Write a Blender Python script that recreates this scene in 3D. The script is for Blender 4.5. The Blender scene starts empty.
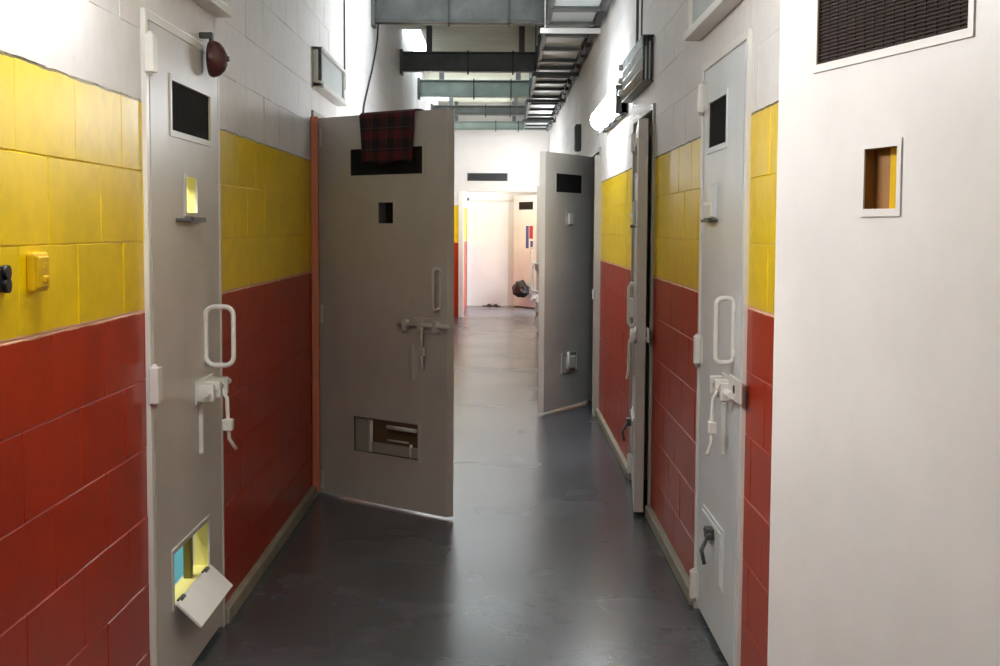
import bpy, bmesh, math, random
from mathutils import Vector, Matrix
random.seed(7)
scene = bpy.context.scene
col = scene.collection
PI = math.pi

# ------------------------------------------------------------------ constants
XL, XR = -1.047, 0.785          # corridor walls
C = 0.2036                      # block course
ZR = 1.252                      # red / yellow boundary
ZY = ZR + 3 * C                 # yellow / white boundary
ZTOP = 3.56                     # underside of roof deck
Y0, YE = -3.0, 22.5             # corridor ends

# ------------------------------------------------------------------ mesh helpers
def new_bm():
    return bmesh.new()

def box(bm, x0, x1, y0, y1, z0, z1, mi=0, bev=0.0):
    vs = [bm.verts.new((x, y, z)) for z in (z0, z1) for y in (y0, y1) for x in (x0, x1)]
    fs = []
    for q in ((0, 2, 3, 1), (4, 5, 7, 6), (0, 1, 5, 4), (1, 3, 7, 5), (3, 2, 6, 7), (2, 0, 4, 6)):
        f = bm.faces.new([vs[i] for i in q]); f.material_index = mi; fs.append(f)
    if bev > 0:
        es = list({e for f in fs for e in f.edges})
        bmesh.ops.bevel(bm, geom=es, offset=bev, segments=2, profile=0.5, affect='EDGES')
    return vs

def cyl(bm, p0, p1, r, seg=16, r2=None, mi=0):
    p0, p1 = Vector(p0), Vector(p1)
    d = p1 - p0
    q = d.to_track_quat('Z', 'Y')
    r2 = r if r2 is None else r2
    a = [bm.verts.new(p0 + q @ Vector((r * math.cos(2 * PI * i / seg), r * math.sin(2 * PI * i / seg), 0))) for i in range(seg)]
    b = [bm.verts.new(p1 + q @ Vector((r2 * math.cos(2 * PI * i / seg), r2 * math.sin(2 * PI * i / seg), 0))) for i in range(seg)]
    for i in range(seg):
        j = (i + 1) % seg
        f = bm.faces.new((a[i], a[j], b[j], b[i])); f.smooth = True; f.material_index = mi
    f = bm.faces.new(a[::-1]); f.material_index = mi
    f = bm.faces.new(b); f.material_index = mi

def tube(bm, pts, r, seg=10, closed=False):
    pts = [Vector(p) for p in pts]
    n = len(pts)
    rings = []
    up = None
    for i, p in enumerate(pts):
        if closed:
            t = (pts[(i + 1) % n] - pts[i - 1]).normalized()
        else:
            t = (pts[min(i + 1, n - 1)] - pts[max(i - 1, 0)]).normalized()
        if up is None:
            up = Vector((0, 0, 1)) if abs(t.z) < 0.9 else Vector((1, 0, 0))
        s = t.cross(up).normalized()
        up = s.cross(t).normalized()
        rings.append([bm.verts.new(p + s * (r * math.cos(2 * PI * k / seg)) + up * (r * math.sin(2 * PI * k / seg))) for k in range(seg)])
    m = n if closed else n - 1
    for i in range(m):
        A, B = rings[i], rings[(i + 1) % n]
        off = 0
        if closed and i == n - 1:
            off = min(range(seg), key=lambda o: (A[0].co - B[o].co).length)
        for k in range(seg):
            f = bm.faces.new((A[k], A[(k + 1) % seg], B[(k + 1 + off) % seg], B[(k + off) % seg])); f.smooth = True
    if not closed:
        bm.faces.new(rings[0][::-1]); bm.faces.new(rings[-1])

def obj(name, bm, mats, parent=None, label=None):
    bmesh.ops.recalc_face_normals(bm, faces=bm.faces[:])
    me = bpy.data.meshes.new(name)
    bm.to_mesh(me); bm.free()
    for m in (mats if isinstance(mats, (list, tuple)) else [mats]):
        me.materials.append(m)
    o = bpy.data.objects.new(name, me)
    col.objects.link(o)
    if parent:
        o.parent = parent
    if label:
        o['label'] = label
    return o

def tag(o, label, cat, group=None):
    o['label'] = label; o['category'] = cat; o['kind'] = 'thing'
    if group:
        o['group'] = group
    return o

def thing(name, label, cat, loc=(0, 0, 0), rotz=0.0, group=None):
    o = bpy.data.objects.new(name, None); col.objects.link(o)
    o.empty_display_size = 0.1
    o.location = loc; o.rotation_euler = (0, 0, rotz)
    return tag(o, label, cat, group)

def struct(name, bm, mats, parent=None):
    o = obj(name, bm, mats, parent)
    if parent is None:
        o['kind'] = 'structure'
    return o

# ------------------------------------------------------------------ material helpers
def srgb(r, g, b):
    f = lambda c: (c / 255 / 12.92) if c / 255 <= 0.04045 else ((c / 255 + 0.055) / 1.055) ** 2.4
    return (f(r), f(g), f(b), 1)

class NT:
    def __init__(s, name):
        s.m = bpy.data.materials.new(name); s.m.use_nodes = True
        s.t = s.m.node_tree; s.b = s.t.nodes['Principled BSDF']
    def n(s, kind, **kw):
        nd = s.t.nodes.new(kind)
        for k, v in kw.items():
            if k in nd.inputs: nd.inputs[k].default_value = v
            else: setattr(nd, k, v)
        return nd
    def l(s, a, b): s.t.links.new(a, b)
    def pos(s): return s.n('ShaderNodeTexCoord').outputs['Object']
    def noise(s, scale, detail=4, rough=0.5, vec=None):
        nd = s.n('ShaderNodeTexNoise'); nd.inputs['Scale'].default_value = scale
        nd.inputs['Detail'].default_value = detail; nd.inputs['Roughness'].default_value = rough
        s.l(vec if vec is not None else s.pos(), nd.inputs['Vector'])
        return nd.outputs['Fac']
    def ramp(s, fac, stops, interp='LINEAR'):
        nd = s.n('ShaderNodeValToRGB'); nd.color_ramp.interpolation = interp
        e = nd.color_ramp.elements
        while len(e) < len(stops): e.new(0.5)
        for k, (p, c) in enumerate(stops):
            e[k].position = p; e[k].color = c if len(c) == 4 else (*c, 1)
        s.l(fac, nd.inputs['Fac'])
        return nd.outputs['Color']
    def mix(s, fac, a, b, blend='MIX'):
        nd = s.n('ShaderNodeMix', data_type='RGBA', blend_type=blend)
        for val, sock in ((fac, nd.inputs[0]), (a, nd.inputs[6]), (b, nd.inputs[7])):
            if hasattr(val, 'is_output'): s.l(val, sock)
            else: sock.default_value = val
        return nd.outputs[2]
    def math(s, op, a, b=0.0, c=0.0):
        nd = s.n('ShaderNodeMath', operation=op)
        for i, v in enumerate((a, b, c)):
            if hasattr(v, 'is_output'): s.l(v, nd.inputs[i])
            else: nd.inputs[i].default_value = v
        return nd.outputs[0]
    def bump(s, h, strength=0.2, dist=0.01):
        nd = s.n('ShaderNodeBump'); nd.inputs['Strength'].default_value = strength; nd.inputs['Distance'].default_value = dist
        s.l(h, nd.inputs['Height']); s.l(nd.outputs[0], s.b.inputs['Normal'])

def painted(name, c, rough=0.4, var=0.12, scale=3.0, bump=0.05, bscale=60, metallic=0.0):
    t = NT(name)
    f = t.noise(scale, 6, 0.6)
    lo = tuple(v * (1 - var) for v in c[:3]); hi = tuple(min(1, v * (1 + var * 0.6)) for v in c[:3])
    t.l(t.ramp(f, [(0.3, lo), (0.7, hi)]), t.b.inputs['Base Color'])
    t.b.inputs['Roughness'].default_value = rough
    t.b.inputs['Metallic'].default_value = metallic
    if bump: t.bump(t.noise(bscale, 3), bump, 0.005)
    return t.m

def wall_paint():
    t = NT('banded_block_paint')
    p = t.pos()
    sp = t.n('ShaderNodeSeparateXYZ'); t.l(p, sp.inputs[0])
    wob = t.math('MULTIPLY_ADD', t.noise(9, 3), 0.012, -0.006)
    z = t.math('ADD', sp.outputs['Z'], wob)
    fine = t.noise(14, 5, 0.65)
    big = t.noise(1.7, 4)
    def vary(c, k):
        return t.ramp(t.mix(0.5, fine, big), [(0.36, tuple(v * (1 - k) for v in c[:3])), (0.62, tuple(min(1, v * (1 + k)) for v in c[:3]))])
    red = vary(srgb(166, 44, 4), 0.12)
    yel = vary(srgb(234, 200, 2), 0.10)
    wht = vary(srgb(226, 224, 224), 0.05)
    cream = srgb(226, 176, 140)
    dark = srgb(120, 100, 30)
    c = t.mix(t.math('GREATER_THAN', z, ZR - 0.006), red, cream)
    c = t.mix(t.math('GREATER_THAN', z, ZR + 0.007), c, yel)
    c = t.mix(t.math('GREATER_THAN', z, ZY - 0.006), c, dark)
    c = t.mix(t.math('GREATER_THAN', z, ZY + 0.001), c, wht)
    t.b.inputs['Specular IOR Level'].default_value = 0.3
    t.l(c, t.b.inputs['Base Color'])
    r = t.mix(t.math('GREATER_THAN', z, ZY), (0.26, 0.26, 0.26, 1), (0.5, 0.5, 0.5, 1))
    t.l(t.math('MULTIPLY_ADD', big, 0.12, r), t.b.inputs['Roughness'])
    h = t.math('ADD', t.math('MULTIPLY', t.noise(90, 4, 0.7), 0.5), t.math('MULTIPLY', t.noise(12, 3), 1.0))
    t.bump(h, 0.16, 0.006)
    return t.m

def floor_mat():
    t = NT('worn_concrete_floor')
    big = t.noise(0.9, 5, 0.6)
    mid = t.noise(5, 6, 0.65)
    base = t.ramp(t.mix(0.3, big, mid), [(0.34, srgb(62, 64, 68)), (0.5, srgb(76, 79, 84)), (0.66, srgb(94, 97, 103))])
    spots = t.ramp(t.noise(26, 3, 0.7), [(0.62, (0, 0, 0)), (0.72, (1, 1, 1))])
    sm = t.math('MULTIPLY', spots, 0.25)
    t.l(t.mix(sm, base, srgb(60, 60, 60)), t.b.inputs['Base Color'])
    t.l(t.math('MULTIPLY_ADD', t.noise(1.1, 2), 0.12, 0.2), t.b.inputs['Roughness'])
    return t.m

def door_mat(name, c, dirt=0.25):
    t = NT(name)
    f = t.noise(2.2, 6, 0.6)
    g = t.noise(11, 5, 0.7)
    a = t.ramp(f, [(0.3, tuple(v * 0.86 for v in c[:3])), (0.65, c[:3])])
    s = t.ramp(g, [(0.6, (0, 0, 0)), (0.75, (1, 1, 1))])
    t.l(t.mix(t.math('MULTIPLY', s, dirt), a, tuple(v * 0.7 for v in c[:3]) + (1,)), t.b.inputs['Base Color'])
    t.b.inputs['Roughness'].default_value = 0.34
    t.bump(t.noise(45, 3), 0.05, 0.004)
    return t.m

def metal(name, c, rough=0.35, met=0.9, scale=6):
    t = NT(name)
    f = t.noise(scale, 5, 0.65)
    t.l(t.ramp(f, [(0.3, tuple(v * 0.7 for v in c[:3])), (0.7, c[:3])]), t.b.inputs['Base Color'])
    t.b.inputs['Metallic'].default_value = met
    t.l(t.math('MULTIPLY_ADD', f, 0.25, rough - 0.12), t.b.inputs['Roughness'])
    t.bump(t.noise(scale * 2.5, 3), 0.15, 0.01)
    return t.m

def emit(name, c, s):
    t = NT(name)
    t.b.inputs['Base Color'].default_value = (0.8, 0.8, 0.8, 1)
    t.b.inputs['Emission Color'].default_value = c
    t.b.inputs['Emission Strength'].default_value = s
    return t.m

def plaid():
    t = NT('plaid_cloth')
    sp = t.n('ShaderNodeSeparateXYZ'); t.l(t.pos(), sp.inputs[0])
    def band(v, period, duty, ph):
        fr = t.math('FRACT', t.math('MULTIPLY_ADD', v, 1 / period, ph))
        return t.math('LESS_THAN', fr, duty)
    a = band(sp.outputs['X'], 0.11, 0.42, 0.2); b = band(sp.outputs['Z'], 0.11, 0.40, 0.1)
    k = t.math('MULTIPLY', t.math('ADD', a, b), 0.5)
    c = t.ramp(k, [(0.0, srgb(24, 20, 26)), (0.5, srgb(60, 22, 26)), (1.0, srgb(84, 22, 28))])
    ln = t.math('MAXIMUM', band(sp.outputs['X'], 0.11, 0.06, 0.75), band(sp.outputs['Z'], 0.11, 0.06, 0.6))
    t.l(t.mix(t.math('MULTIPLY', ln, 0.5), c, srgb(80, 66, 56)), t.b.inputs['Base Color'])
    t.b.inputs['Roughness'].default_value = 0.95
    t.bump(t.noise(300, 2), 0.3, 0.002)
    return t.m

M = dict(
    wall=wall_paint(), floor=floor_mat(),
    white=painted('white_wall_paint', srgb(226, 224, 222), 0.5, 0.06),
    header=painted('grey_white_plaster', srgb(212, 206, 202), 0.6, 0.05),
    door=door_mat('off_white_door_paint', srgb(204, 200, 195)),
    doorw=door_mat('clean_white_door_paint', srgb(228, 227, 228), 0.1),
    doorg=door_mat('grey_white_door_paint', srgb(222, 228, 232), 0.3),
    trim=painted('white_enamel', srgb(228, 226, 222), 0.3, 0.05),
    frame=painted('grey_enamel_frame', srgb(170, 166, 158), 0.4, 0.1),
    chan=painted('dull_brown_grey_channel', srgb(128, 122, 112), 0.5, 0.12),
    salmon=painted('salmon_frame_paint', srgb(214, 128, 96), 0.45, 0.1),
    reveal_y=painted('pale_yellow_reveal', srgb(236, 226, 140), 0.45, 0.06),
    reveal_b=painted('brown_reveal', srgb(150, 104, 52), 0.6, 0.25),  # brown for hole edges and the added slot plate
    mesh=painted('dark_grille_steel', srgb(26, 25, 27), 0.9, 0.3, 30, 0.2, 200),
    meshb=painted('dark_brown_grille_steel', srgb(38, 25, 22), 0.9, 0.35, 24, 0.2, 200),
    black=painted('black_rubber', srgb(22, 22, 24), 0.5, 0.2),
    bagp=painted('black_plastic_bag', srgb(18, 18, 20), 0.45, 0.2, 8, 0.6, 18),
    beam=painted('dark_grey_steel', srgb(70, 72, 69), 0.38, 0.35, 7, 0.15, 20, 0.35),
    beamg=painted('green_grey_steel', srgb(122, 134, 126), 0.4, 0.25, 5, 0.12, 20, 0.3),
    galv=metal('galvanised_sheet', srgb(214, 220, 220), 0.34, 0.6, 5),
    dull=metal('dull_dark_steel', srgb(96, 98, 98), 0.5, 0.6, 9),
    deck=painted('pale_roof_deck', srgb(226, 228, 212), 0.55, 0.12, 1.5),
    curb=painted('grey_green_skirting', srgb(150, 148, 132), 0.5, 0.2, 6),
    maroon=painted('maroon_enamel', srgb(76, 36, 40), 0.35, 0.15),
    yellow=painted('yellow_gloss_paint', srgb(222, 180, 18), 0.3, 0.1),
    cellw=painted('cell_pale_wall', srgb(210, 228, 224), 0.6, 0.04),
    cellbrown=painted('cell_brown_wall', srgb(120, 92, 66), 0.7, 0.15),
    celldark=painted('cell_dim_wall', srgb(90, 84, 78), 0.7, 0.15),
    cyan=painted('pale_blue_board', srgb(120, 206, 232), 0.6, 0.04),
    olive=painted('olive_steel_post', srgb(120, 112, 50), 0.5, 0.1),
    lens=emit('lamp_lens', (0.93, 0.97, 1.0, 1), 42.0),
    lensb=emit('new_lamp_lens', (1.0, 0.985, 0.97, 1), 68.0),
    sky=emit('skylight_sheet', (0.85, 0.95, 1.0, 1), 3.7),
    red=painted('poster_red', srgb(176, 36, 58), 0.6, 0.05),
    blue=painted('poster_blue', srgb(70, 84, 150), 0.6, 0.05),
    paper=painted('poster_paper', srgb(232, 230, 234), 0.7, 0.03),
    plaid=plaid(),
    rag=painted('dark_rag', srgb(70, 58, 52), 0.9, 0.3, 20),
    ventpane=painted('grey_vent_pane', srgb(176, 184, 184), 0.5, 0.08),
)

# ------------------------------------------------------------------ the setting
def subtract(r, o):
    y0, y1, z0, z1 = r; a0, a1, b0, b1 = o
    if a1 <= y0 or a0 >= y1 or b1 <= z0 or b0 >= z1: return [r]
    out = []
    if a0 > y0: out.append((y0, a0, z0, z1))
    if a1 < y1: out.append((a1, y1, z0, z1))
    m0, m1 = max(y0, a0), min(y1, a1)
    if b1 < z1: out.append((m0, m1, b1, z1))
    if b0 > z0: out.append((m0, m1, z0, b0))
    return out

def block_wall(name, x, sign, y0, y1, openings, ztop=ZTOP, joint0=2.921):
    """concrete blocks with chamfered joints; sign=+1: surface faces +X"""
    bm = new_bm()
    L = 2 * C; g = 0.003; dep = 0.0024
    k0 = math.floor((0 - ZR) / C); k1 = math.ceil((ztop - ZR) / C)
    for k in range(k0, k1):
        z0 = max(0, ZR + k * C); z1 = min(ztop, ZR + (k + 1) * C)
        if z1 - z0 < 0.005: continue
        g, dep = (0.0022, 0.0012) if k >= 3 else (0.003, 0.0024)
        off = joint0 + (0 if k % 2 == 0 else C)
        j = math.floor((y0 - off) / L)
        while off + j * L < y1:
            a = max(y0, off + j * L); b = min(y1, off + (j + 1) * L); j += 1
            if b - a < 0.01: continue
            rs = [(a, b, z0, z1)]
            for o in openings:
                rs = [q for r in rs for q in subtract(r, o)]
            ty, tz = random.gauss(0, 0.0035), random.gauss(0, 0.003)
            for (a0, a1, b0, b1) in rs:
                if a1 - a0 < 0.004 or b1 - b0 < 0.004: continue
                gg = min(g, (a1 - a0) / 3, (b1 - b0) / 3)
                cy, cz = (a + b) / 2, (z0 + z1) / 2
                back = [bm.verts.new((x - sign * dep * 1.5, yy, zz)) for yy, zz in ((a0, b0), (a1, b0), (a1, b1), (a0, b1))]
                fr = [bm.verts.new((x + sign * (ty * (yy - cy) + tz * (zz - cz)), yy, zz)) for yy, zz in
                      ((a0 + gg, b0 + gg), (a1 - gg, b0 + gg), (a1 - gg, b1 - gg), (a0 + gg, b1 - gg))]
                bm.faces.new(fr)
                for i in range(4):
                    bm.faces.new((back[i], back[(i + 1) % 4], fr[(i + 1) % 4], fr[i]))
    me_o = struct(name, bm, M['wall'])
    return me_o

DL = [(3.95, 4.975, 0, 2.13), (7.46, 8.54, 0, 2.14)]
DR = [(0.60, 1.88, 0, 2.14), (4.28, 5.26, 0, 2.13), (6.94, 8.00, 0, 2.14), (10.70, 11.68, 0, 2.14), (19.55, 20.62, 0, 2.14)]
block_wall('wall_left', XL, 1, Y0, YE, DL)
block_wall('wall_right', XR, -1, Y0, YE, DR, joint0=2.75)

# floor, roof deck, walls at the two ends
bm = new_bm(); box(bm, -3.4, 3.2, Y0 - 0.2, 26.2, -0.1, 0.0); struct('floor', bm, M['floor'])
bm = new_bm()
# ribbed roof deck, built as a folded sheet along Y with openings for the roof lights
roof_lights = [(XL, 0.30, 8.6, 10.6), (XL, -0.86, 14.25, 16.1), (XL, 0.30, 16.2, 17.7), (XL, 0.30, 19.1, 21.1), (XL, -0.86, 21.25, 22.2)]
def deck_strip(bm, x0, x1, y0, y1):
    y = y0
    while y < y1 - 1e-6:
        e = min(y + 0.125, y1)
        for (a, b, za, zb) in ((y, y + (e - y) * .35, ZTOP, ZTOP), (y + (e - y) * .35, y + (e - y) * .5, ZTOP, ZTOP + .04),
                               (y + (e - y) * .5, y + (e - y) * .85, ZTOP + .04, ZTOP + .04), (y + (e - y) * .85, e, ZTOP + .04, ZTOP)):
            bm.faces.new([bm.verts.new(v) for v in ((x0, a, za), (x1, a, za), (x1, b, zb), (x0, b, zb))])
        y = e
for xa, xb in ((XL - 0.1, XL), (XL, -0.86), (-0.86, 0.30), (0.30, XR + 0.1)):
    yy = Y0 - 0.1
    for (la, lb, a, b) in roof_lights:
        if la <= xa + 1e-6 and lb >= xb - 1e-6:
            deck_strip(bm, xa, xb, yy, a); yy = b
    deck_strip(bm, xa, xb, yy, 22.6)
box(bm, XL - 0.1, XR + 0.1, Y0 - 0.1, 22.6, ZTOP + 0.06, ZTOP + 0.1)
struct('ceiling', bm, M['deck'])
for i, (la, lb, a, b) in enumerate(roof_lights):
    bm = new_bm(); box(bm, la, lb, a, b, ZTOP + 0.012, ZTOP + 0.03)
    struct('window_%d' % (i + 1), bm, M['sky'])
bm = new_bm(); box(bm, XL - 0.2, XR + 0.2, Y0 - 0.2, Y0, 0, ZTOP + .05); struct('wall_front', bm, M['white'])

# header wall closing the corridor, with the wide opening under it
bm = new_bm()
box(bm, XL - 0.1, XR + 0.1, YE, YE + 0.2, 2.10, ZTOP + .06)
struct('wall_header', bm, M['header'])
bm = new_bm(); box(bm, XL - 0.1, -0.70, YE, YE + 0.2, 0, 2.10); struct('wall_stub', bm, M['wall'])
bm = new_bm(); box(bm, -0.715, -0.635, YE - 0.03, YE + 0.22, 0, 2.10, 0, 0.004); struct('trim_1', bm, M['trim'])
# end lobby
block_wall('wall_lobby_left', -0.665, 1, YE + 0.2, 25.9, [], 2.9)
bm = new_bm(); box(bm, -1.0, 1.5, 25.9, 26.1, 0, 3.0); struct('wall_back', bm, M['white'])
bm = new_bm(); box(bm, -1.0, 1.5, YE + 0.2, 26.1, 2.86, 2.96); struct('ceiling_lobby', bm, M['white'])
block_wall('wall_lobby_right', 0.80, -1, YE + 0.2, 25.9, [(23.0, 24.5, 0.0, 2.3)], 2.9)
bm = new_bm()
box(bm, -0.67, 0.8, 25.86, 25.9, 2.02, 2.06); box(bm, -0.66, -0.62, 25.86, 25.9, 0, 2.06)
box(bm, 0.22, 0.26, 25.86, 25.9, 0, 2.06)
struct('trim_2', bm, M['trim'])

# skirting kerbs, interrupted at the doorways
def kerb(name, x0, x1, gaps, y0, y1):
    bm = new_bm(); y = y0
    for a, b in gaps + [(y1, y1)]:
        if a - y > 0.02: box(bm, x0, x1, y, a, 0, 0.062, 0, 0.006)
        y = b
    struct(name, bm, M['curb'])
kerb('baseboard_left', XL - 0.01, XL + 0.028, [(o[0] - .01, o[1] + .01) for o in DL], Y0, YE)
kerb('baseboard_right', XR - 0.028, XR + 0.01, [(o[0] - .01, o[1] + .01) for o in DR], Y0, YE)

# door frames (steel, as deep as the wall)
def frame(name, side, o, m_out, inset=0.0):
    """lipped steel frame round a doorway"""
    y0, y1, z0, z1 = o
    s = 1 if side == 'R' else -1
    x = XR if side == 'R' else XL
    def bx(bm, d0, d1, a0, a1, b0, b1, bev=0.003):
        xs = sorted((x + s * d0, x + s * d1)); box(bm, xs[0], xs[1], a0, a1, b0, b1, 0, bev)
    bm = new_bm()
    for (a0, a1) in ((y0, y0 + 0.03), (y1 - 0.03, y1)):
        bx(bm, -0.014 + inset, 0.20, a0, a1, 0, z1)
    bx(bm, -0.014 + inset, 0.20, y0 + 0.03, y1 - 0.03, z1 - 0.03, z1)
    struct(name, bm, m_out)

def jamb_channel(name, side, y0, y1, z1, mat):
    s = 1 if side == 'R' else -1
    x = XR if side == 'R' else XL
    bm = new_bm(); xs = sorted((x + s * 0.012, x + s * 0.19))
    box(bm, xs[0], xs[1], y0, y1, 0, z1 - 0.03)
    struct(name, bm, mat)

frame('trim_3', 'L', DL[0], M['trim'])
frame('trim_4', 'L', DL[1], M['frame'])
frame('trim_5', 'R', DR[0], M['frame'], 0.065)
frame('trim_6', 'R', DR[1], M['trim'])
jamb_channel('trim_7', 'R', 4.31, 4.372, 2.13, M['chan'])
frame('trim_8', 'R', DR[2], M['frame'])
frame('trim_9', 'R', DR[3], M['frame'])
bm = new_bm(); box(bm, XR - 0.05, XR + 0.01, 10.675, 10.735, 0, 2.075, 0, 0.004); struct('trim_12', bm, M['frame'])
frame('trim_10', 'R', DR[4], M['frame'])
bm = new_bm(); box(bm, XL + 0.004, XL + 0.044, 7.395, 7.425, 0.03, 2.10, 0, 0.003); struct('trim_11', bm, M['salmon'])

# shallow cell rooms behind the doorways
def cell(name, side, y0, y1, mat, depth=1.9, z1=2.7):
    s = 1 if side == 'R' else -1
    xa = (XR if side == 'R' else XL) + s * 0.2; xb = xa + s * depth
    bm = new_bm()
    def q(*v): bm.faces.new([bm.verts.new(p) for p in v])
    q((xb, y0, 0), (xb, y1, 0), (xb, y1, z1), (xb, y0, z1))
    q((xa, y0, 0), (xb, y0, 0), (xb, y0, z1), (xa, y0, z1))
    q((xa, y1, 0), (xb, y1, 0), (xb, y1, z1), (xa, y1, z1))
    q((xa, y0, z1), (xb, y0, z1), (xb, y1, z1), (xa, y1, z1))
    struct(name, bm, mat)
cell('wall_cell_left_1', 'L', 3.2, 7.2, M['cellw'])
cell('wall_cell_left_2', 'L', 7.3, 9.6, M['cellbrown'])
cell('wall_cell_right_1', 'R', 0.2, 3.0, M['celldark'])
cell('wall_cell_right_2', 'R', 3.3, 6.4, M['celldark'])
cell('wall_cell_right_3', 'R', 6.5, 9.0, M['celldark'])
cell('wall_cell_right_4', 'R', 10.0, 13.0, M['celldark'])
cell('wall_cell_right_5', 'R', 19.0, 22.0, M['celldark'])

# ------------------------------------------------------------------ cell doors
T = 0.05
Z0D, Z1D = 0.025, 2.105

def leaf_mesh(W, holes, ztop=None):
    bm = new_bm(); Z1D = ztop or 2.105
    us = sorted({0, W} | {h[0] for h in holes} | {h[1] for h in holes})
    zs = sorted({Z0D, Z1D} | {h[2] for h in holes} | {h[3] for h in holes})
    V = {}
    def v(u, y, z):
        k = (round(u, 5), y, round(z, 5))
        if k not in V: V[k] = bm.verts.new(k)
        return V[k]
    def solid(i, j):
        if i < 0 or j < 0 or i >= len(us) - 1 or j >= len(zs) - 1: return None
        cu, cz = (us[i] + us[i + 1]) / 2, (zs[j] + zs[j + 1]) / 2
        return not any(h[0] < cu < h[1] and h[2] < cz < h[3] for h in holes)
    for i in range(len(us) - 1):
        for j in range(len(zs) - 1):
            if not solid(i, j): continue
            a, b, c, d = us[i], us[i + 1], zs[j], zs[j + 1]
            bm.faces.new((v(a, 0, c), v(b, 0, c), v(b, 0, d), v(a, 0, d)))
            bm.faces.new((v(a, T, c), v(a, T, d), v(b, T, d), v(b, T, c)))
            for (ni, nj, e0, e1) in ((i - 1, j, (a, c), (a, d)), (i + 1, j, (b, d), (b, c)), (i, j - 1, (b, c), (a, c)), (i, j + 1, (a, d), (b, d))):
                n = solid(ni, nj)
                if n: continue
                f = bm.faces.new((v(e0[0], 0, e0[1]), v(e0[0], T, e0[1]), v(e1[0], T, e1[1]), v(e1[0], 0, e1[1])))
                f.material_index = 1 if n is False else 0
    es = [e for e in bm.edges if all(abs(vt.co.x) < 1e-5 or abs(vt.co.x - W) < 1e-5 for vt in e.verts) and abs(e.verts[0].co.y - e.verts[1].co.y) < 1e-5 and abs(e.verts[0].co.x - e.verts[1].co.x) < 1e-5]
    bmesh.ops.bevel(bm, geom=es, offset=0.004, segments=2, profile=0.5, affect='EDGES')
    return bm

def ring(bm, u0, u1, z0, z1, w, ya, yb):
    a, b = min(ya, yb), max(ya, yb)
    box(bm, u0 - w, u0, a, b, z0 - w, z1 + w); box(bm, u1, u1 + w, a, b, z0 - w, z1 + w)
    box(bm, u0, u1, a, b, z1, z1 + w); box(bm, u0, u1, a, b, z0 - w, z0)

def round_loop(u, z0, z1, out0, out1, r, axis='y', n=6):
    """closed rounded rectangle in the plane u=const (stands off the leaf)"""
    pts = []
    for (cy, cz, a0) in ((out1 + r, z1 - r, PI / 2), (out1 + r, z0 + r, PI), (out0 - r, z0 + r, 1.5 * PI), (out0 - r, z1 - r, 0)):
        for k in range(n + 1):
            a = a0 + (PI / 2) * k / n
            pts.append((u, cy + r * math.cos(a), cz + r * math.sin(a)))
    return pts

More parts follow.
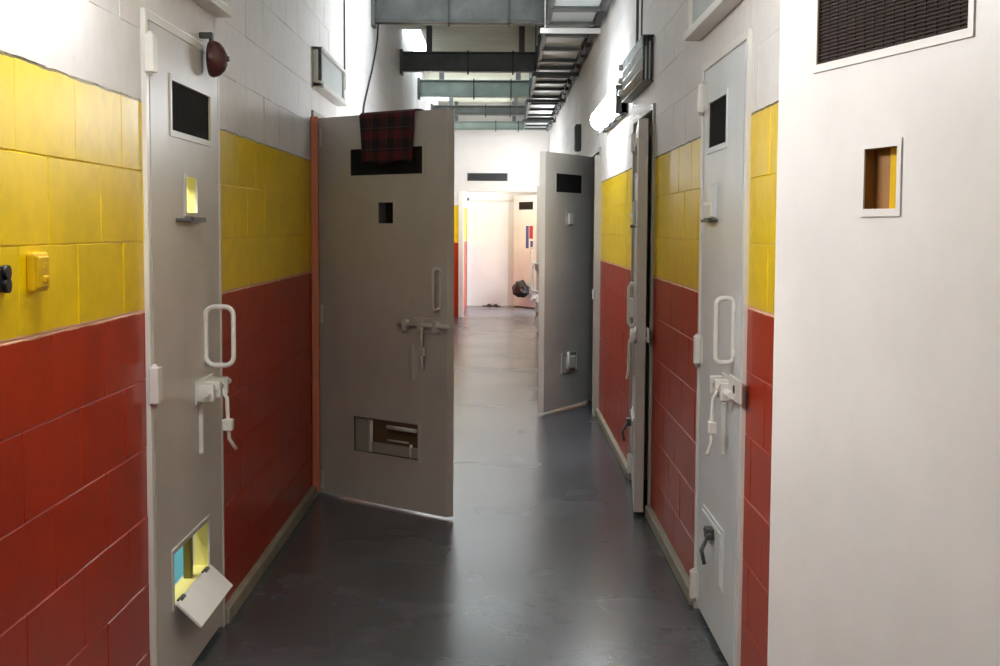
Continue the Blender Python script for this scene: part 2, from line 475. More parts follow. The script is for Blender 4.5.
def make_door(label, loc, rotz, W=1.03, paint='door', vent=(0.27, 0.81, 1.80, 1.955), slot=(0.48, 0.61, 1.535, 1.64),
              hatch=(0.28, 0.79, 0.29, 0.47), reveal='reveal_b', slot_open=True, hatch_mode='closed', handle=(0.93, 0.105), hz=(0.99, 1.215), ub=None, slot_back=None, ps=1.0, bz=0.0, hr=0.03, ztop=None, hw='trim', hu=-0.006,
              bolt=True, grille='mesh', hinge_front=True, keeper=True, rail=True):
    d = thing('cell_door', label, 'door', loc, rotz)
    holes = [vent]
    if slot_open: holes.append(slot)
    if hatch_mode != 'closed': holes.append(hatch)
    obj('leaf', leaf_mesh(W, holes, ztop), [M[paint], M[reveal]], d)
    # ventilation grille: fine louvre plate, nearly flush on both faces
    bm = new_bm()
    u0, u1, z0, z1 = vent
    box(bm, u0, u1, 0.005, T - 0.005, z0, z1)
    n = 26
    for k in range(n):
        z = z0 + (k + 0.5) * (z1 - z0) / n
        box(bm, u0, u1, 0.002, 0.005, z - 0.0012, z + 0.0012); box(bm, u0, u1, T - 0.005, T - 0.002, z - 0.0012, z + 0.0012)
    m = max(4, int((u1 - u0) / 0.03))
    for k in range(m + 1):
        u = u0 + k * (u1 - u0) / m
        box(bm, max(u0, u - 0.0012), min(u1, u + 0.0012), 0.003, T - 0.003, z0, z1)
    obj('vent_grille', bm, M[grille], d)
    bm = new_bm()
    ring(bm, u0, u1, z0, z1, 0.020, 0.0, -0.005); ring(bm, u0, u1, z0, z1, 0.014, T, T + 0.003)
    obj('vent_frame', bm, M[paint], d)
    # viewing slot
    u0, u1, z0, z1 = slot
    bm = new_bm(); ring(bm, u0, u1, z0, z1, 0.013, 0.0, -0.008); ring(bm, u0, u1, z0, z1, 0.013, T, T + 0.003)
    sf = obj('slot_frame', bm, M[paint], d)
    if not slot_open:
        bm = new_bm(); box(bm, u0 + 0.002, u1 - 0.002, -0.018, -0.003, z0 - 0.012, z1 + 0.006, 0, 0.002)
        box(bm, (u0 + u1) / 2 - 0.012, (u0 + u1) / 2 + 0.012, -0.04, -0.018, z0 + 0.03, z0 + 0.042)
        obj('slot_cover', bm, M['trim'], d)
    if slot_back:
        bm = new_bm(); box(bm, u0 - 0.02, u1 + 0.02, T + 0.0, T + 0.006, z0 - 0.02, z1 + 0.02)
        obj('slot_cover', bm, M[slot_back], d)  # added plate darkens a slot that would show lit wall
    if rail:
        bm = new_bm(); box(bm, u0 - 0.12, u1 + 0.06, -0.022, -0.001, z0 - 0.030, z0 - 0.020, 0, 0.001)
        box(bm, u0 + 0.0, u1 + 0.03, -0.03, -0.02, z0 - 0.032, z0 - 0.016)
        obj('slot_rail', bm, M['dull'], d)
    # food hatch
    u0, u1, z0, z1 = hatch
    bm = new_bm(); ring(bm, u0, u1, z0, z1, 0.014, 0.0, -0.006); ring(bm, u0, u1, z0, z1, 0.014, T, T + 0.006)
    obj('hatch_frame', bm, M[paint], d)
    if hatch_mode == 'closed':
        bm = new_bm(); box(bm, u0, u1, -0.012, -0.001, z0, z1, 0, 0.003)
        fl = obj('hatch_flap', bm, M[paint], d)
        bm = new_bm(); cu = (u0 + u1) / 2 + 0.1
        cyl(bm, (cu - 0.09, -0.03, z1 - 0.03), (cu + 0.03, -0.03, z1 - 0.03), 0.008)
        box(bm, cu - 0.06, cu + 0.0, -0.04, -0.012, z1 - 0.05, z1 - 0.01, 0, 0.003)
        tube(bm, [(cu, -0.034, z1 - 0.03), (cu + 0.02, -0.06, z1 - 0.08), (cu + 0.025, -0.05, z1 - 0.13)], 0.007)
        obj('hatch_bolt', bm, M['dull'], fl)
    elif hatch_mode == 'down':           # flap hanging open on the corridor side, propped on its stay
        bm = new_bm()
        ln = 0.108; tilt = math.radians(44)
        oy, oz = -ln * math.cos(tilt), -ln * math.sin(tilt)
        ny, nz = -math.sin(tilt) * 0.008, math.cos(tilt) * 0.008
        pr = [(-0.006, z0 + 0.0), (-0.006 + oy, z0 + oz), (-0.006 + oy + ny, z0 + oz + nz), (-0.006 + ny, z0 + nz)]
        a = [bm.verts.new((u0 + 0.01, p[0], p[1])) for p in pr]; b = [bm.verts.new((u1 - 0.01, p[0], p[1])) for p in pr]
        for k in range(4): bm.faces.new((a[k], a[(k + 1) % 4], b[(k + 1) % 4], b[k]))
        bm.faces.new(a[::-1]); bm.faces.new(b)
        fl = obj('hatch_flap', bm, M['trim'], d, 'white steel flap hanging open')
        for uu in (u0 + 0.08, u1 - 0.08):
            bm = new_bm(); cyl(bm, (uu - 0.03, -0.008, z0), (uu + 0.03, -0.008, z0), 0.009)
            obj('flap_hinge', bm, M['dull'], fl)
        bm = new_bm(); box(bm, u0 + 0.33, u0 + 0.37, 0.02, 0.045, z0, z1, 0, 0.002)
        obj('hatch_post', bm, M['olive'], d)
    elif hatch_mode == 'inner':          # flap folded down inside the opening with a handrail bar
        bm = new_bm(); box(bm, u0, u0 + 0.10, 0.012, 0.03, z0, z1 - 0.01, 0, 0.003); box(bm, u0, u1, 0.03, 0.044, z0, z0 + 0.055, 0, 0.003)
        obj('hatch_flap', bm, M['frame'], d)
        bm = new_bm(); box(bm, u0 - 0.02, u1 + 0.02, T + 0.05, T + 0.058, z0 - 0.03, z1 + 0.02); box(bm, u0 - 0.02, u0 - 0.012, T, T + 0.05, z0 - 0.03, z1 + 0.02); box(bm, u1 + 0.012, u1 + 0.02, T, T + 0.05, z0 - 0.03, z1 + 0.02); box(bm, u0 - 0.02, u1 + 0.02, T, T + 0.058, z0 - 0.036, z0 - 0.03)
        obj('hatch_blocker', bm, M['cellbrown'], d, 'brown box added behind the hatch to block the bright view')  # added backing hides the bright wall seen through the hatch
        for q in (((u0 + 0.22, 0.04, z1 - 0.045), (u1 - 0.06, 0.04, z1 - 0.045), 0.011), ((u0 + 0.22, 0.045, z1 - 0.115), (u1 - 0.12, 0.045, z1 - 0.115), 0.005),
                  ((u0 + 0.10, 0.035, z0), (u0 + 0.10, 0.035, z1 - 0.02), 0.010), ((u1 - 0.09, 0.035, z0), (u1 - 0.09, 0.035, z0 + 0.07), 0.008)):
            bm = new_bm(); cyl(bm, *q); obj('hatch_bar', bm, M['trim'], d)
    elif hatch_mode == 'ajar':
        bm = new_bm()
        box(bm, u0, u1, T - 0.012, T - 0.002, z0, z1)
        obj('hatch_flap', bm, M[paint], d)
        bm = new_bm(); box(bm, (u0 + u1) / 2 - 0.07, (u0 + u1) / 2 + 0.06, T, T + 0.03, z0 + 0.02, z1 - 0.02, 0, 0.006)
        cyl(bm, ((u0 + u1) / 2 + 0.06, T + 0.02, z0), ((u0 + u1) / 2 + 0.06, T + 0.02, z1 + 0.02), 0.01)
        obj('hatch_catch', bm, M['trim'], d, 'white catch block on the hatch')
    # pull handle: rounded loop standing off the leaf
    if handle:
        u, so = handle
        bm = new_bm(); tube(bm, round_loop(u, hz[0], hz[1], -0.004, -so, hr), 0.0088, 10, True)
        for z in (hz[0] + 0.03, hz[1] - 0.03): cyl(bm, (u, 0.0, z), (u, -0.006, z), 0.02)
        obj('handle', bm, M[hw], d)
    if bolt:
        ub = ub or (handle[0] if handle else 0.93)
        b0, b1 = ub - 0.16, ub + 0.06
        bm = new_bm()
        box(bm, b0 - 0.02, b1 + 0.02, -0.006, 0.0, 0.895 + bz, 0.975 + bz, 0, 0.002)
        for uu in (b0, b0 + 0.11, b1):
            box(bm, uu - 0.016, uu + 0.016, -0.062 * ps, -0.006, 0.905 + bz, 0.965 + bz, 0, 0.004)
        bt = obj('slide_bolt', bm, M[hw], d)
        bm = new_bm(); cyl(bm, (b0 - 0.05, -0.04 * ps, 0.937 + bz), (min(W + 0.05, b1 + 0.12), -0.04 * ps, 0.937 + bz), 0.012)
        obj('bolt_rod', bm, M[hw], bt)
        bm = new_bm()
        tube(bm, [(ub - 0.02, -0.055 * ps, 0.93 + bz), (ub - 0.02, -0.075 * ps, 0.90 + bz), (ub - 0.02, -0.078 * ps, 0.80 + bz), (ub - 0.015, -0.08 * ps, 0.755 + bz), (ub + 0.005, -0.10 * ps, 0.715 + bz)], 0.007, 8)
        box(bm, ub - 0.04, ub + 0.0, -0.095 * ps, -0.060 * ps, 0.785 + bz, 0.825 + bz, 0, 0.004)
        box(bm, ub - 0.13, ub - 0.115, -0.014, 0.0, 0.72, 0.90, 0, 0.002)
        obj('bolt_lever', bm, M[hw], bt)
    # three lift-off hinges on the hinge stile
    yh = -0.012
    for z in (0.10, 1.03, 2.0):
        bm = new_bm()
        box(bm, hu - 0.015, hu + 0.015, yh - 0.014, yh + 0.014, z - 0.055, z + 0.055, 0, 0.004)
        cyl(bm, (hu, yh, z - 0.065), (hu, yh, z + 0.062), 0.008, 12)
        box(bm, hu, hu + 0.056, -0.005 - (0.016 if hu < -0.02 else 0), -(0.016 if hu < -0.02 else 0), z - 0.05, z + 0.05, 0, 0.001)
        obj('hinge', bm, M['trim'], d)
    return d

R = math.radians
door_l1 = make_door('closed left cell door with its low food hatch flap hanging open, lit inside', (-1.035, 4.0, 0), R(90), 0.945,
          'door', vent=(0.245, 0.80, 1.80, 1.955), slot=(0.41, 0.565, 1.545, 1.66), hatch=(0.185, 0.70, 0.30, 0.465),
          reveal='reveal_y', hatch_mode='down', handle=(0.69, 0.10), hz=(1.015, 1.22), ub=0.71, hu=-0.045)
door_l2 = make_door('large open cell door in shadow across the left half with a plaid cloth on top', (-1.025, 7.475, -0.010), R(-41.2), 1.0,
          'door', vent=(0.283, 0.826, 1.785, 1.925), slot=(0.50, 0.615, 1.53, 1.64), hatch=(0.30, 0.795, 0.295, 0.485),
          reveal='celldark', hatch_mode='inner', handle=(0.95, 0.055), hz=(1.09, 1.30), ub=0.88, bz=0.07, ps=0.6, hr=0.018, hw='door', rail=False, slot_back='mesh')
door_r0 = make_door('bright white door leaf swung back against the wall at the right edge, nearest the viewer', (0.829, 1.71, 0), R(104.3), 0.98,
          'doorw', vent=(0.346, 0.822, 1.80, 1.97), slot=(0.535, 0.64, 1.535, 1.637), grille='meshb', handle=(0.90, 0.105))
door_r1 = make_door('closed narrow-looking grey white cell door in the right wall with loop handle and bolt', (0.778, 5.22, 0), R(-90), 0.845,
          'doorg', vent=(0.13, 0.53, 1.80, 1.965), slot=(0.22, 0.31, 1.555, 1.655), hatch=(0.17, 0.60, 0.25, 0.44),
          slot_open=False, handle=(0.755, 0.062), hz=(1.055, 1.27), ub=0.722, bz=0.025, ps=0.8, hr=0.02)
door_r2 = make_door('cell door seen almost edge-on, standing slightly ajar in the right wall before the lamp', (0.783, 7.945, 0), R(-94.8), 1.02,
          'door', slot_open=False, handle=(0.97, 0.04), ub=0.93, ps=0.45, ztop=2.06)
door_r3 = make_door('half-open grey cell door on the right down the corridor showing its bare inner face', (0.765, 11.62, 0), R(-117.6), 1.0,
          'door', vent=(0.30, 0.80, 1.79, 1.94), slot_open=False, slot=(0.49, 0.59, 1.53, 1.64), hatch=(0.38, 0.66, 0.32, 0.46),
          hatch_mode='ajar', handle=(0.92, 0.1), rail=False)
bm = new_bm(); box(bm, 0.590, 0.640, 0.022, 0.030, 1.535, 1.637); obj('slot_cover', bm, M['reveal_b'], door_r0, 'brown plate added to fill the slot')  # plate added in place of the shadowed gap behind the slot
bm = new_bm(); box(bm, 0.535, 0.590, 0.022, 0.032, 1.535, 1.637); obj('lit_wall_plate', bm, M['yellow'], door_r0, 'yellow plate added in the slot as the lit wall beyond')  # yellow colour stands in for the lit wall behind the door
bm = new_bm(); box(bm, 0.50, 0.57, T, T + 0.02, 1.53, 1.62, 0, 0.006)
obj('slot_plate', bm, M['trim'], door_r3, 'small white plate over the viewing slot')
door_r4 = make_door('farthest corridor cell door, a dark sliver just behind the half-open grey door', (0.785, 20.55, 0), R(-106.6), 0.96, 'door', slot_open=False)
door_e = make_door('pale open door at the far corridor end with a black bag on it', (0.735, 24.85, 0), R(118.4), 0.96,
          'doorw', vent=(0.22, 0.76, 1.84, 1.985), slot_open=False, grille='meshb', handle=(0.88, 0.08))

# keeper plates on the near jambs of the right hand doorways
def keeper(label, y, z, x=XR, wid=0.13, h=0.075):
    bm = new_bm(); box(bm, x - 0.024, x - 0.014, y - wid / 2, y + wid / 2, z - h / 2, z + h / 2, 0, 0.003)
    k = obj('bolt_keeper', bm, M['trim']); tag(k, label, 'bolt keeper', 'bolt keepers on the right door frames')
    bm = new_bm(); cyl(bm, (x - 0.0255, y - 0.0, z), (x - 0.022, y - 0.0, z), 0.014)
    obj('bolt_hole', bm, M['black'], k)
keeper('white bolt keeper plate on the frame of the closed right-hand door', 4.305, 0.985, x=XR - 0.01, wid=0.21)
keeper('small bolt keeper plate on the frame of the door standing slightly ajar', 6.91, 0.955, x=XR - 0.012, wid=0.13)
keeper('tiny white bolt keeper plate beside the half-open grey door', 10.70, 0.975, x=XR - 0.037, wid=0.09)

# ------------------------------------------------------------------ cloth on the open door
def towel():
    t = bpy.data.objects.new('tmp', None)
    bm = new_bm()
    NU = 26
    prof = []                                    # (y, z) over the top edge, front drop then back drop
    zf, zb, top = 1.845, 1.80, Z1D + 0.006
    nz = 12
    for k in range(nz + 1): prof.append((-0.014, zf + (top - 0.012 - zf) * k / nz, 1 - k / nz))
    for k in range(1, 6):
        a = PI * k / 6; prof.append((T / 2 - (T / 2 + 0.014) * math.cos(a), top - 0.012 + 0.014 * math.sin(a), 0))
    for k in range(nz + 1): prof.append((T + 0.014, top - 0.012 - (top - 0.012 - zb) * k / nz, k / nz))
    def layer(off):
        g = []
        for i in range(NU + 1):
            s = i / NU; row = []
            for (y, z, f) in prof:
                u = 0.37 + 0.41 * s + (0.030 * f * (0.5 - s) * 2 if s < 0.5 else 0.012 * f * (0.5 - s) * 2)
                w = 0.007 * f * math.sin(s * 21 + z * 6) + 0.004 * f * math.sin(s * 47)
                sg = -1 if y < T / 2 else 1
                yy = y + sg * abs(w) + sg * off
                zz = z + 0.010 * f * math.sin(s * 9 + 1) + (off if 0.0 < y < T else 0)
                row.append(bm.verts.new((u, yy, zz)))
            g.append(row)
        return g
    A, B = layer(0.0), layer(0.005)
    n = len(prof)
    for i in range(NU):
        for j in range(n - 1):
            f = bm.faces.new((A[i][j], A[i][j + 1], A[i + 1][j + 1], A[i + 1][j])); f.smooth = True
            f = bm.faces.new((B[i][j], B[i + 1][j], B[i + 1][j + 1], B[i][j + 1])); f.smooth = True
    for j in range(n - 1):
        for i in (0, NU): bm.faces.new((A[i][j], A[i][j + 1], B[i][j + 1], B[i][j]))
    for i in range(NU):
        for j in (0, n - 1): bm.faces.new((A[i][j], A[i + 1][j], B[i + 1][j], B[i][j]))
    o = obj('cloth', bm, M['plaid'])
    bpy.data.objects.remove(t)
    o.location = door_l2.location; o.rotation_euler = door_l2.rotation_euler
    tag(o, 'dark red and black plaid cloth hung over the top edge of the open door', 'cloth')
towel()

# ------------------------------------------------------------------ luminaires
def bulkhead(label, side, y0, y1, zc, lens='lens', arm=0.0):
    s = 1 if side == 'L' else -1
    x = XL if side == 'L' else XR
    d = thing('wall_lamp', label, 'lamp', (x, (y0 + y1) / 2, zc), 0, 'long wall lamps of the corridor')
    hl = (y1 - y0) / 2
    bm = new_bm()
    if arm:                                      # lamp carried off the wall on two brackets
        for e in (-0.6, 0.6): box(bm, 0, arm + 0.01, e * hl - 0.02, e * hl + 0.02, 0.02, 0.06, 0, 0.003)
    xs = sorted((s * arm, s * (arm + 0.045))); box(bm, xs[0], xs[1], -hl, hl, -0.085, 0.085, 0, 0.005)
    for e in (-1, 1):
        ys = sorted((e * hl, e * (hl - 0.03))); xs = sorted((s * arm, s * (arm + 0.08))); box(bm, xs[0], xs[1], ys[0], ys[1], -0.09, 0.09, 0, 0.01)
    obj('housing', bm, M['dull'], d)
    bm = new_bm(); n = 12
    ra = [bm.verts.new((s * (arm + 0.045 + 0.085 * math.sin(PI * k / n)), -hl + 0.03, 0.08 * math.cos(PI * k / n))) for k in range(n + 1)]
    rb = [bm.verts.new((s * (arm + 0.045 + 0.085 * math.sin(PI * k / n)), hl - 0.03, 0.08 * math.cos(PI * k / n))) for k in range(n + 1)]
    for k in range(n):
        f = bm.faces.new((ra[k], ra[k + 1], rb[k + 1], rb[k])); f.smooth = True
    bm.faces.new(ra); bm.faces.new(rb[::-1])
    obj('lens', bm, M[lens], d, 'glowing white diffuser')
    for k in range(4):
        yy = -hl + 0.1 + k * (2 * hl - 0.2) / 3
        bm = new_bm(); tube(bm, [(s * (arm + 0.02), yy, -0.088), (s * (arm + 0.07), yy, -0.098), (s * (arm + 0.075), yy, -0.118)], 0.006, 6)
        obj('clip', bm, M['dull'], d)
    return d
bulkhead('glaring white wall lamp high on the right wall', 'R', 8.45, 10.1, 2.30)
bulkhead('wall lamp above the frame on the near left wall', 'L', 2.2, 3.45, 2.42, 'lensb', 0.07)
bulkhead('wall lamp on the far left wall behind the open door', 'L', 18.2, 19.6, 2.35)
bulkhead('wall lamp on the far right wall behind the half-open door', 'R', 20.75, 22.1, 2.35)

# ------------------------------------------------------------------ vents above the doors
def wall_vent(label, side, y0, y1, z0, z1, style):
    s = 1 if side == 'L' else -1
    x = XL if side == 'L' else XR
    d = thing('wall_vent', label, 'vent', (x, (y0 + y1) / 2, z0), 0, None)
    hl = (y1 - y0) / 2; h = z1 - z0
    def bx(bm, a, b, *r, bev=0.0):
        xs = sorted((s * a, s * b)); box(bm, xs[0], xs[1], *r, 0, bev)
    bm = new_bm()
    if style == 'cage':
        for y in (-hl + 0.008, hl - 0.008):
            for xx in (0.012, 0.032, 0.052): cyl(bm, (s * xx, y, 0), (s * xx, y, h), 0.006, 8)
    else:
        bx(bm, 0, 0.05, -hl, -hl + 0.02, 0, h); bx(bm, 0, 0.05, hl - 0.02, hl, 0, h)
    if style == 'cage':
        bx(bm, 0, 0.06, -hl, hl, h - 0.008, h, bev=0.002); bx(bm, 0, 0.06, -hl, hl, -0.006, 0.004, bev=0.002)
    else:
        bx(bm, 0, 0.055, -hl, hl, h - 0.02, h, bev=0.003); bx(bm, 0, 0.065, -hl, hl, -0.012, 0.02, bev=0.004)
    obj('vent_box', bm, M['trim'] if style != 'cage' else M['dull'], d)
    if style == 'cage':
        bm = new_bm(); bx(bm, 0.0, 0.012, -hl + 0.02, hl - 0.02, 0.02, h - 0.02); obj('back_plate', bm, M['ventpane'], d)
        bm = new_bm(); n = 14
        for k in range(n):
            y = -hl + 0.05 + k * (2 * hl - 0.1) / (n - 1)
            cyl(bm, (s * 0.055, y, 0.0), (s * 0.055, y, h), 0.008, 8)
        for z in (0.06, h / 2, h - 0.06): cyl(bm, (s * 0.06, -hl, z), (s * 0.06, hl, z), 0.005, 8)
        obj('bars', bm, M['galv'], d)
        for z in (0.05, 0.12, 0.2):
            bm = new_bm(); cyl(bm, (s * 0.05, hl - 0.04, z), (s * 0.085, hl - 0.04, z), 0.024, 16, 0.018)
            obj('bolt_head', bm, M['trim'], d)
    else:
        bm = new_bm(); bx(bm, 0.0, 0.034, -hl + 0.02, hl - 0.02, 0.02, h - 0.02); obj('pane', bm, M['ventpane'], d)
        bm = new_bm()
        bx(bm, 0.034, 0.05, -hl - 0.001, -hl + 0.04, 0.03, h - 0.01)
        obj('end_shade', bm, M['dull'], d)  # dark strip paints the shade on the near end of the box
wall_vent('grey boxed vent high on the left wall above the open door', 'L', 7.5, 8.62, 2.275, 2.49, 'pane')
wall_vent('barred metal vent cage above the ajar door on the right wall', 'R', 7.05, 8.25, 2.265, 2.50, 'cage')
wall_vent('white framed vent above the closed right door, cut off by the picture top', 'R', 4.42, 5.42, 2.255, 2.49, 'pane')
wall_vent('boxed vent above the closed left door, just below the picture top', 'L', 4.15, 4.98, 2.27, 2.50, 'pane')

# ------------------------------------------------------------------ things on the walls
# alarm bell
d = thing('alarm_bell', 'round dark maroon alarm bell above the closed left door', 'bell', (XL, 4.72, 2.078))
bm = new_bm(); box(bm, 0.0, 0.046, -0.014, 0.014, 0.07, 0.09, 0, 0.003); box(bm, 0.034, 0.046, -0.014, 0.014, -0.01, 0.075, 0, 0.002)
obj('bracket', bm, M['dull'], d)
bm = new_bm(); n = 28
pr = [(0.034, 0.0), (0.034, 0.060), (0.045, 0.064), (0.066, 0.058), (0.084, 0.042), (0.094, 0.02), (0.096, 0.0)]
rings = [[bm.verts.new((x, r * math.cos(2 * PI * k / n), r * math.sin(2 * PI * k / n))) for k in range(n)] if r > 0 else [bm.verts.new((x, 0, 0))] for x, r in pr]
for a, b in zip(rings, rings[1:]):
    for k in range(n):
        q = [a[k % len(a)], a[(k + 1) % len(a)], b[(k + 1) % len(b)], b[k % len(b)]]
        q = list(dict.fromkeys(q)); f = bm.faces.new(q); f.smooth = True
obj('gong', bm, M['maroon'], d)
bm = new_bm(); cyl(bm, (0.092, 0, 0), (0.102, 0, 0), 0.010, 12); obj('screw', bm, M['dull'], d)

# painted-over switch box
d = thing('switch_box', 'yellow painted switch box on the near left block wall', 'switch box', (XL, 3.015, 1.352))
bm = new_bm(); box(bm, 0, 0.018, -0.05, 0.05, 0, 0.088, 0, 0.006); obj('box_body', bm, M['yellow'], d)
bm = new_bm(); box(bm, 0.016, 0.024, -0.036, 0.036, 0.008, 0.08, 0, 0.004); obj('cover', bm, M['yellow'], d)
bm = new_bm(); box(bm, 0.023, 0.031, -0.012, 0.012, 0.02, 0.036, 0, 0.003); box(bm, 0.022, 0.026, -0.004, 0.02, 0.052, 0.064, 0, 0.001)
obj('switch_rocker', bm, M['yellow'], d)

d = thing('wall_socket', 'black twin socket at the left picture edge on yellow blocks', 'socket', (XL, 2.79, 1.36))
bm = new_bm(); box(bm, -0.004, 0.006, -0.055, 0.03, 0, 0.055, 0, 0.002); obj('plate', bm, M['black'], d)
for z in (0.014, 0.041):
    bm = new_bm(); cyl(bm, (0.004, 0.03, z), (0.016, 0.03, z), 0.016, 16); obj('socket_ring', bm, M['black'], d)

# black wall clip and conduit box
bm = new_bm(); box(bm, XL, XL + 0.02, 8.86, 8.90, 2.29, 2.35, 0, 0.003); box(bm, XL, XL + 0.035, 8.87, 8.89, 2.29, 2.30)
tag(obj('wall_hook', bm, M['black']), 'tiny black hook on the left wall beside the boxed vent', 'hook')
d = thing('junction_box', 'narrow grey junction box on the right wall beyond the lamp', 'junction box', (XR, 13.6, 2.27))
bm = new_bm(); box(bm, -0.05, 0.0, -0.12, 0.12, 0, 0.26, 0, 0.006); obj('box_body', bm, M['dull'], d)
bm = new_bm(); box(bm, -0.058, -0.05, -0.105, 0.105, 0.015, 0.245, 0, 0.003); obj('lid', bm, M['dull'], d)

# cables
def cable(label, pts, r=0.007, mat='black'):
    bm = new_bm()
    P = [Vector(p) for p in pts]; out = []
    for i in range(len(P) - 1):
        p0, p1, p2, p3 = P[max(i - 1, 0)], P[i], P[i + 1], P[min(i + 2, len(P) - 1)]
        for k in range(6):
            t = k / 6
            out.append(0.5 * ((2 * p1) + (p2 - p0) * t + (2 * p0 - 5 * p1 + 4 * p2 - p3) * t * t + (3 * p1 - p0 - 3 * p2 + p3) * t ** 3))
    out.append(P[-1]); tube(bm, out, r, 8)
    tag(obj('cable', bm, M[mat]), label, 'cable')
cable('loose black cable dangling from the roof down the left wall', [(XL + 0.02, 11.3, 3.565), (XL + 0.02, 11.25, 3.1), (XL + 0.015, 10.9, 2.8), (XL + 0.012, 10.45, 2.55), (XL + 0.01, 10.2, 2.4), (XL + 0.004, 10.15, 2.25)])
cable('thin grey cable running straight up the left wall by the vent', [(XL + 0.008, 8.98, 2.4), (XL + 0.008, 8.98, 2.8), (XL + 0.008, 8.97, 3.2), (XL + 0.008, 8.97, 3.54)], 0.006, 'dull')
cable('grey conduit rising to the roof from the barred vent cage', [(XR - 0.01, 7.85, 2.5), (XR - 0.01, 7.85, 2.9), (XR - 0.01, 7.85, 3.2), (XR - 0.01, 7.85, 3.54)], 0.008, 'dull')
cable('thin second conduit beside the one above the barred vent cage', [(XR - 0.008, 7.62, 2.5), (XR - 0.008, 7.62, 2.9), (XR - 0.008, 7.62, 3.2), (XR - 0.008, 7.62, 3.54)], 0.005, 'dull')

# ------------------------------------------------------------------ beams and duct under the roof
def beam(label, y, z0, z1, mat, straps, x1=0.34, web=True):
    d = thing('ceiling_beam', label, 'beam', (0, y, z0), 0, None)
    h = z1 - z0
    bm = new_bm()
    box(bm, XL, x1, -0.012, 0.012, 0.0, h, 0); box(bm, XL, x1, -0.06, 0.06, 0, 0.014, 0, 0.003); box(bm, XL, x1, -0.06, 0.06, h - 0.014, h, 0, 0.003)
    box(bm, XL, x1, -0.03, -0.012, 0.02, h - 0.02)
    obj('girder', bm, M[mat], d)
    bm = new_bm(); box(bm, XL, XL + 0.03, -0.09, 0.09, -0.03, h + 0.02, 0, 0.004)
    for zz in (0.03, h - 0.03):
        for yy in (-0.065,): cyl(bm, (XL + 0.03, yy, zz), (XL + 0.045, yy, zz), 0.012, 6)
    obj('end_plate', bm, M['dull'], d)
    for x in straps:
        bm = new_bm(); ring_pts = None
        box(bm, x - 0.007, x + 0.007, -0.072, -0.064, -0.035, h + 0.01); box(bm, x - 0.007, x + 0.007, 0.064, 0.072, -0.012, h + 0.01)
        box(bm, x - 0.007, x + 0.007, -0.072, 0.072, -0.012, -0.004); box(bm, x - 0.007, x + 0.007, -0.072, 0.072, h + 0.002, h + 0.01)
        obj('strap', bm, M['black'], d)
    # hangers to the roof
    for x in (-0.75, 0.2):
        bm = new_bm(); box(bm, x - 0.03, x + 0.03, -0.02, 0.02, h, ZTOP + 0.02 - z0); obj('hanger', bm, M['dull'], d)
beam('nearest dark steel beam crossing the corridor at the picture top', 10.95, 3.13, 3.345, 'beam', (-0.43, 0.055))
beam('second dark steel beam from the viewer, blackest of the roof beams', 14.0, 3.095, 3.295, 'beam', (-0.35, 0.11))
beam('third roof beam from the viewer, pale green grey', 16.9, 3.115, 3.325, 'beamg', (-0.35, 0.11))
beam('fourth roof beam, thin and dark, just above the open door', 20.0, 3.15, 3.29, 'beam', (-0.24, 0.12))
beam('last greenish roof beam tight against the far header wall', 22.3, 3.10, 3.24, 'beamg', (-0.1, 0.27), 0.75)

d = thing('air_duct', 'long galvanised air duct running under the roof along the right wall', 'duct', (0, 0, 3.12))
bm = new_bm(); box(bm, 0.375, 0.71, 5.2, 22.2, 0.0, 0.28, 0, 0.01); obj('duct_body', bm, M['galv'], d)
y = 5.6; rnd = random.Random(3)
while y < 22.1:
    bm = new_bm(); w = rnd.uniform(0.03, 0.11)
    box(bm, 0.355, 0.728, y, y + w, -0.03, 0.31, 0, 0.004)
    obj('joint_flange', bm, M['beam'], d)
    y += rnd.uniform(0.55, 0.95)
bm = new_bm(); box(bm, 0.345, 0.375, 5.2, 22.2, -0.02, 0.05, 0, 0.003); obj('side_rail', bm, M['beam'], d)
y = 6.0
while y < 22:
    l = rnd.uniform(0.3, 0.6); bm = new_bm(); box(bm, 0.715, XR - 0.03, y, y + l, -0.06, 0.12, 0, 0.006)
    obj('wall_bracket', bm, M['black'], d); y += l + rnd.uniform(0.1, 0.4)
for y in (7.6, 10.86, 13.9, 16.8, 19.9):
    bm = new_bm(); box(bm, 0.30, XR - 0.002, y - 0.02, y + 0.02, -0.075, -0.035, 0, 0.003); cyl(bm, (0.34, y, -0.04), (0.34, y, ZTOP - 3.12), 0.006, 8)
    obj('trapeze_hanger', bm, M['trim'] if abs(y - 10.86) < .1 else M['dull'], d)

# header grille
d = thing('wall_grille', 'long dark louvre grille on the far header wall', 'grille', (-0.235, YE + 0.004, 2.275))
bm = new_bm(); box(bm, -0.335, 0.335, -0.012, 0.0, 0, 0.13, 0, 0.002); obj('grille_plate', bm, M['dull'], d)
bm = new_bm()
for k in range(6): box(bm, -0.32, 0.32, -0.022, -0.012, 0.012 + k * 0.019, 0.022 + k * 0.019)
obj('louvres', bm, M['mesh'], d)

# poster, bag, rag in the end lobby
d = door_e
poster = thing('poster', 'red white and blue poster on the pale end door', 'poster', door_e.location, door_e.rotation_euler[2])
bm = new_bm(); box(bm, 0.16, 0.50, T + 0.007, T + 0.010, 1.06, 1.56); obj('sheet', bm, M['paper'], poster)
bm = new_bm(); box(bm, 0.20, 0.34, T + 0.010, T + 0.0115, 1.30, 1.54); obj('red_panel', bm, M['red'], poster)
bm = new_bm(); box(bm, 0.36, 0.47, T + 0.010, T + 0.0115, 1.12, 1.54); box(bm, 0.20, 0.30, T + 0.010, T + 0.0115, 1.12, 1.26); obj('blue_panel', bm, M['blue'], poster)

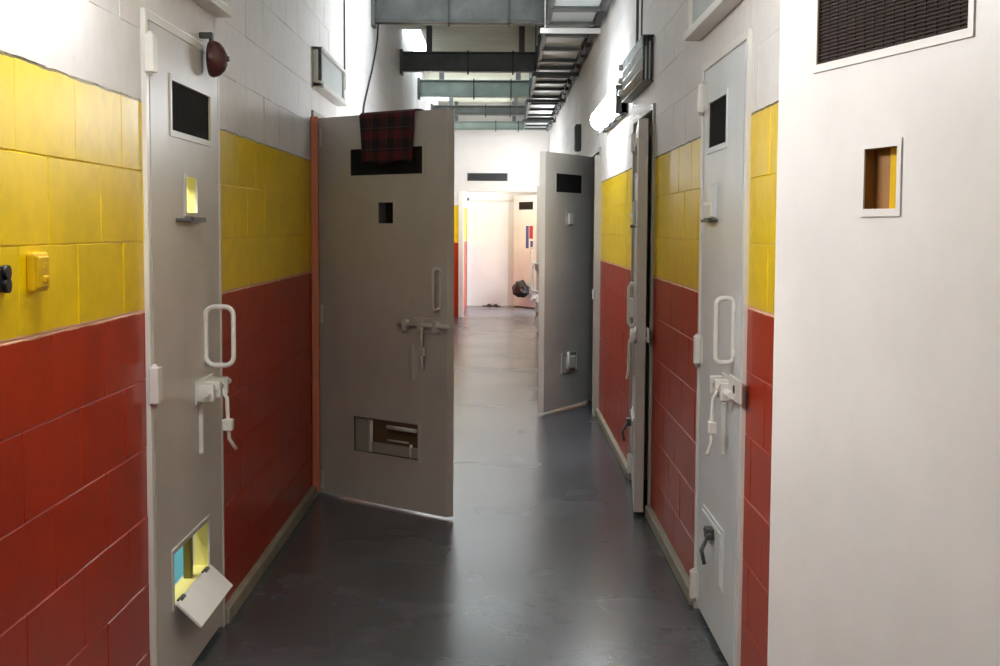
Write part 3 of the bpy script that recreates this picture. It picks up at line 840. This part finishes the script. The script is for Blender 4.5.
bm = new_bm()
bmesh.ops.create_icosphere(bm, subdivisions=4, radius=1.0)
from mathutils import noise as mn
for v in bm.verts:
    n = v.co.normalized()
    k = 1 + 0.20 * mn.noise(n * 2.3) + 0.10 * mn.noise(n * 6.1)
    v.co = Vector((n.x * 0.21 * k, n.y * 0.13 * k, n.z * 0.15 * k - 0.03 * (1 - abs(n.z))))
    if n.z > 0.75: v.co.z += 0.05 * (n.z - 0.75)
for f in bm.faces: f.smooth = True
bag = obj('bin_bag', bm, M['bagp'])
bag.rotation_euler = door_e.rotation_euler
bag.matrix_basis = Matrix.Translation(Vector(door_e.location)) @ Matrix.Rotation(door_e.rotation_euler[2], 4, 'Z') @ Matrix.Translation((0.33, T + 0.19, 0.36))
tag(bag, 'crumpled black plastic bag hanging at the foot of the pale end door', 'bag')

bm = new_bm(); N = 18
rows = []
for i in range(N + 1):
    s = i / N; row = []
    for j in range(7):
        t_ = j / 6
        z = 0.004 + 0.055 * math.sin(PI * t_) * math.sin(PI * s) ** 0.6 * (0.6 + 0.4 * math.sin(s * 17 + t_ * 3))
        row.append(bm.verts.new((-0.36 + 0.36 * s, 25.62 + 0.2 * t_ + 0.02 * math.sin(s * 11), max(0.002, z))))
    rows.append(row)
for i in range(N):
    for j in range(6):
        f = bm.faces.new((rows[i][j], rows[i + 1][j], rows[i + 1][j + 1], rows[i][j + 1])); f.smooth = True
low = [rows[i][0] for i in range(N + 1)] + [rows[N][j] for j in range(1, 7)] + [rows[i][6] for i in range(N - 1, -1, -1)] + [rows[0][j] for j in range(5, 0, -1)]
bm.faces.new(low[::-1])
tag(obj('floor_rag', bm, M['rag']), 'dark crumpled rag on the floor against the far white wall', 'rag')

# pale blue board standing just inside the lit cell
d = thing('board', 'pale blue board standing inside the lit left cell, seen through its open hatch', 'board', (-1.17, 4.885, 0))
bm = new_bm(); box(bm, -0.075, 0.075, -0.012, 0.012, 0.0, 0.62, 0, 0.003); obj('panel', bm, M['cyan'], d)
bm = new_bm(); box(bm, -0.078, 0.078, -0.016, 0.016, 0.62, 0.64, 0, 0.003); obj('top_rail', bm, M['olive'], d)

# ------------------------------------------------------------------ lights
def area(name, loc, target, size, power, color=(1, 1, 1), size_y=None):
    l = bpy.data.lights.new(name, 'AREA'); l.energy = power; l.color = color; l.size = size
    if size_y: l.shape = 'RECTANGLE'; l.size_y = size_y
    o = bpy.data.objects.new(name, l); col.objects.link(o)
    o.location = loc
    o.rotation_euler = (Vector(target) - Vector(loc)).to_track_quat('-Z', 'Y').to_euler()
    return o
# daylight through the lobby doorway on the right of the far end
area('lobby_daylight', (1.6, 23.6, 1.5), (-0.2, 24.6, 1.2), 1.4, 200, (0.92, 0.96, 1.0), 2.0)
area('lobby_fill', (0.1, 24.4, 2.82), (0.1, 24.4, 0), 0.5, 14, (1.0, 0.95, 0.88))  # unseen fill added to brighten the end lobby
area('cell_lamp', (-1.75, 4.0, 2.5), (-1.5, 5.0, 0), 0.5, 50, (1.0, 0.97, 0.85))
# ceiling lamp behind the viewer
area('rear_ceiling_lamp', (-0.1, -1.2, 3.4), (0.0, -0.6, 0), 0.8, 6, (1.0, 0.96, 0.92))

w = bpy.data.worlds.new('World'); scene.world = w; w.use_nodes = True
w.node_tree.nodes['Background'].inputs[0].default_value = (0.8, 0.9, 1.0, 1)
w.node_tree.nodes['Background'].inputs[1].default_value = 0.6

# ------------------------------------------------------------------ camera
cam = bpy.data.cameras.new('Camera'); co = bpy.data.objects.new('Camera', cam); col.objects.link(co)
cam.sensor_width = 36.0; cam.lens = 36.0 * 1345.6 / 1000.0
p, yw, rl = -0.0780378, -0.0006261, 0.0051408
fw = Vector((math.sin(yw) * math.cos(p), math.cos(yw) * math.cos(p), math.sin(p)))
rt = Vector((math.cos(yw), -math.sin(yw), 0)); up = rt.cross(fw)
rt2 = rt * math.cos(rl) + up * math.sin(rl); up2 = up * math.cos(rl) - rt * math.sin(rl)
co.matrix_world = Matrix(((rt2.x, up2.x, -fw.x, 0), (rt2.y, up2.y, -fw.y, 0), (rt2.z, up2.z, -fw.z, 1.5), (0, 0, 0, 1)))
cam.clip_start = 0.05
scene.camera = co

scene.view_settings.view_transform = 'Standard'
scene.view_settings.look = 'None'
scene.view_settings.gamma = 1.0
scene.view_settings.exposure = 0.0
scene.view_settings.use_curve_mapping = False
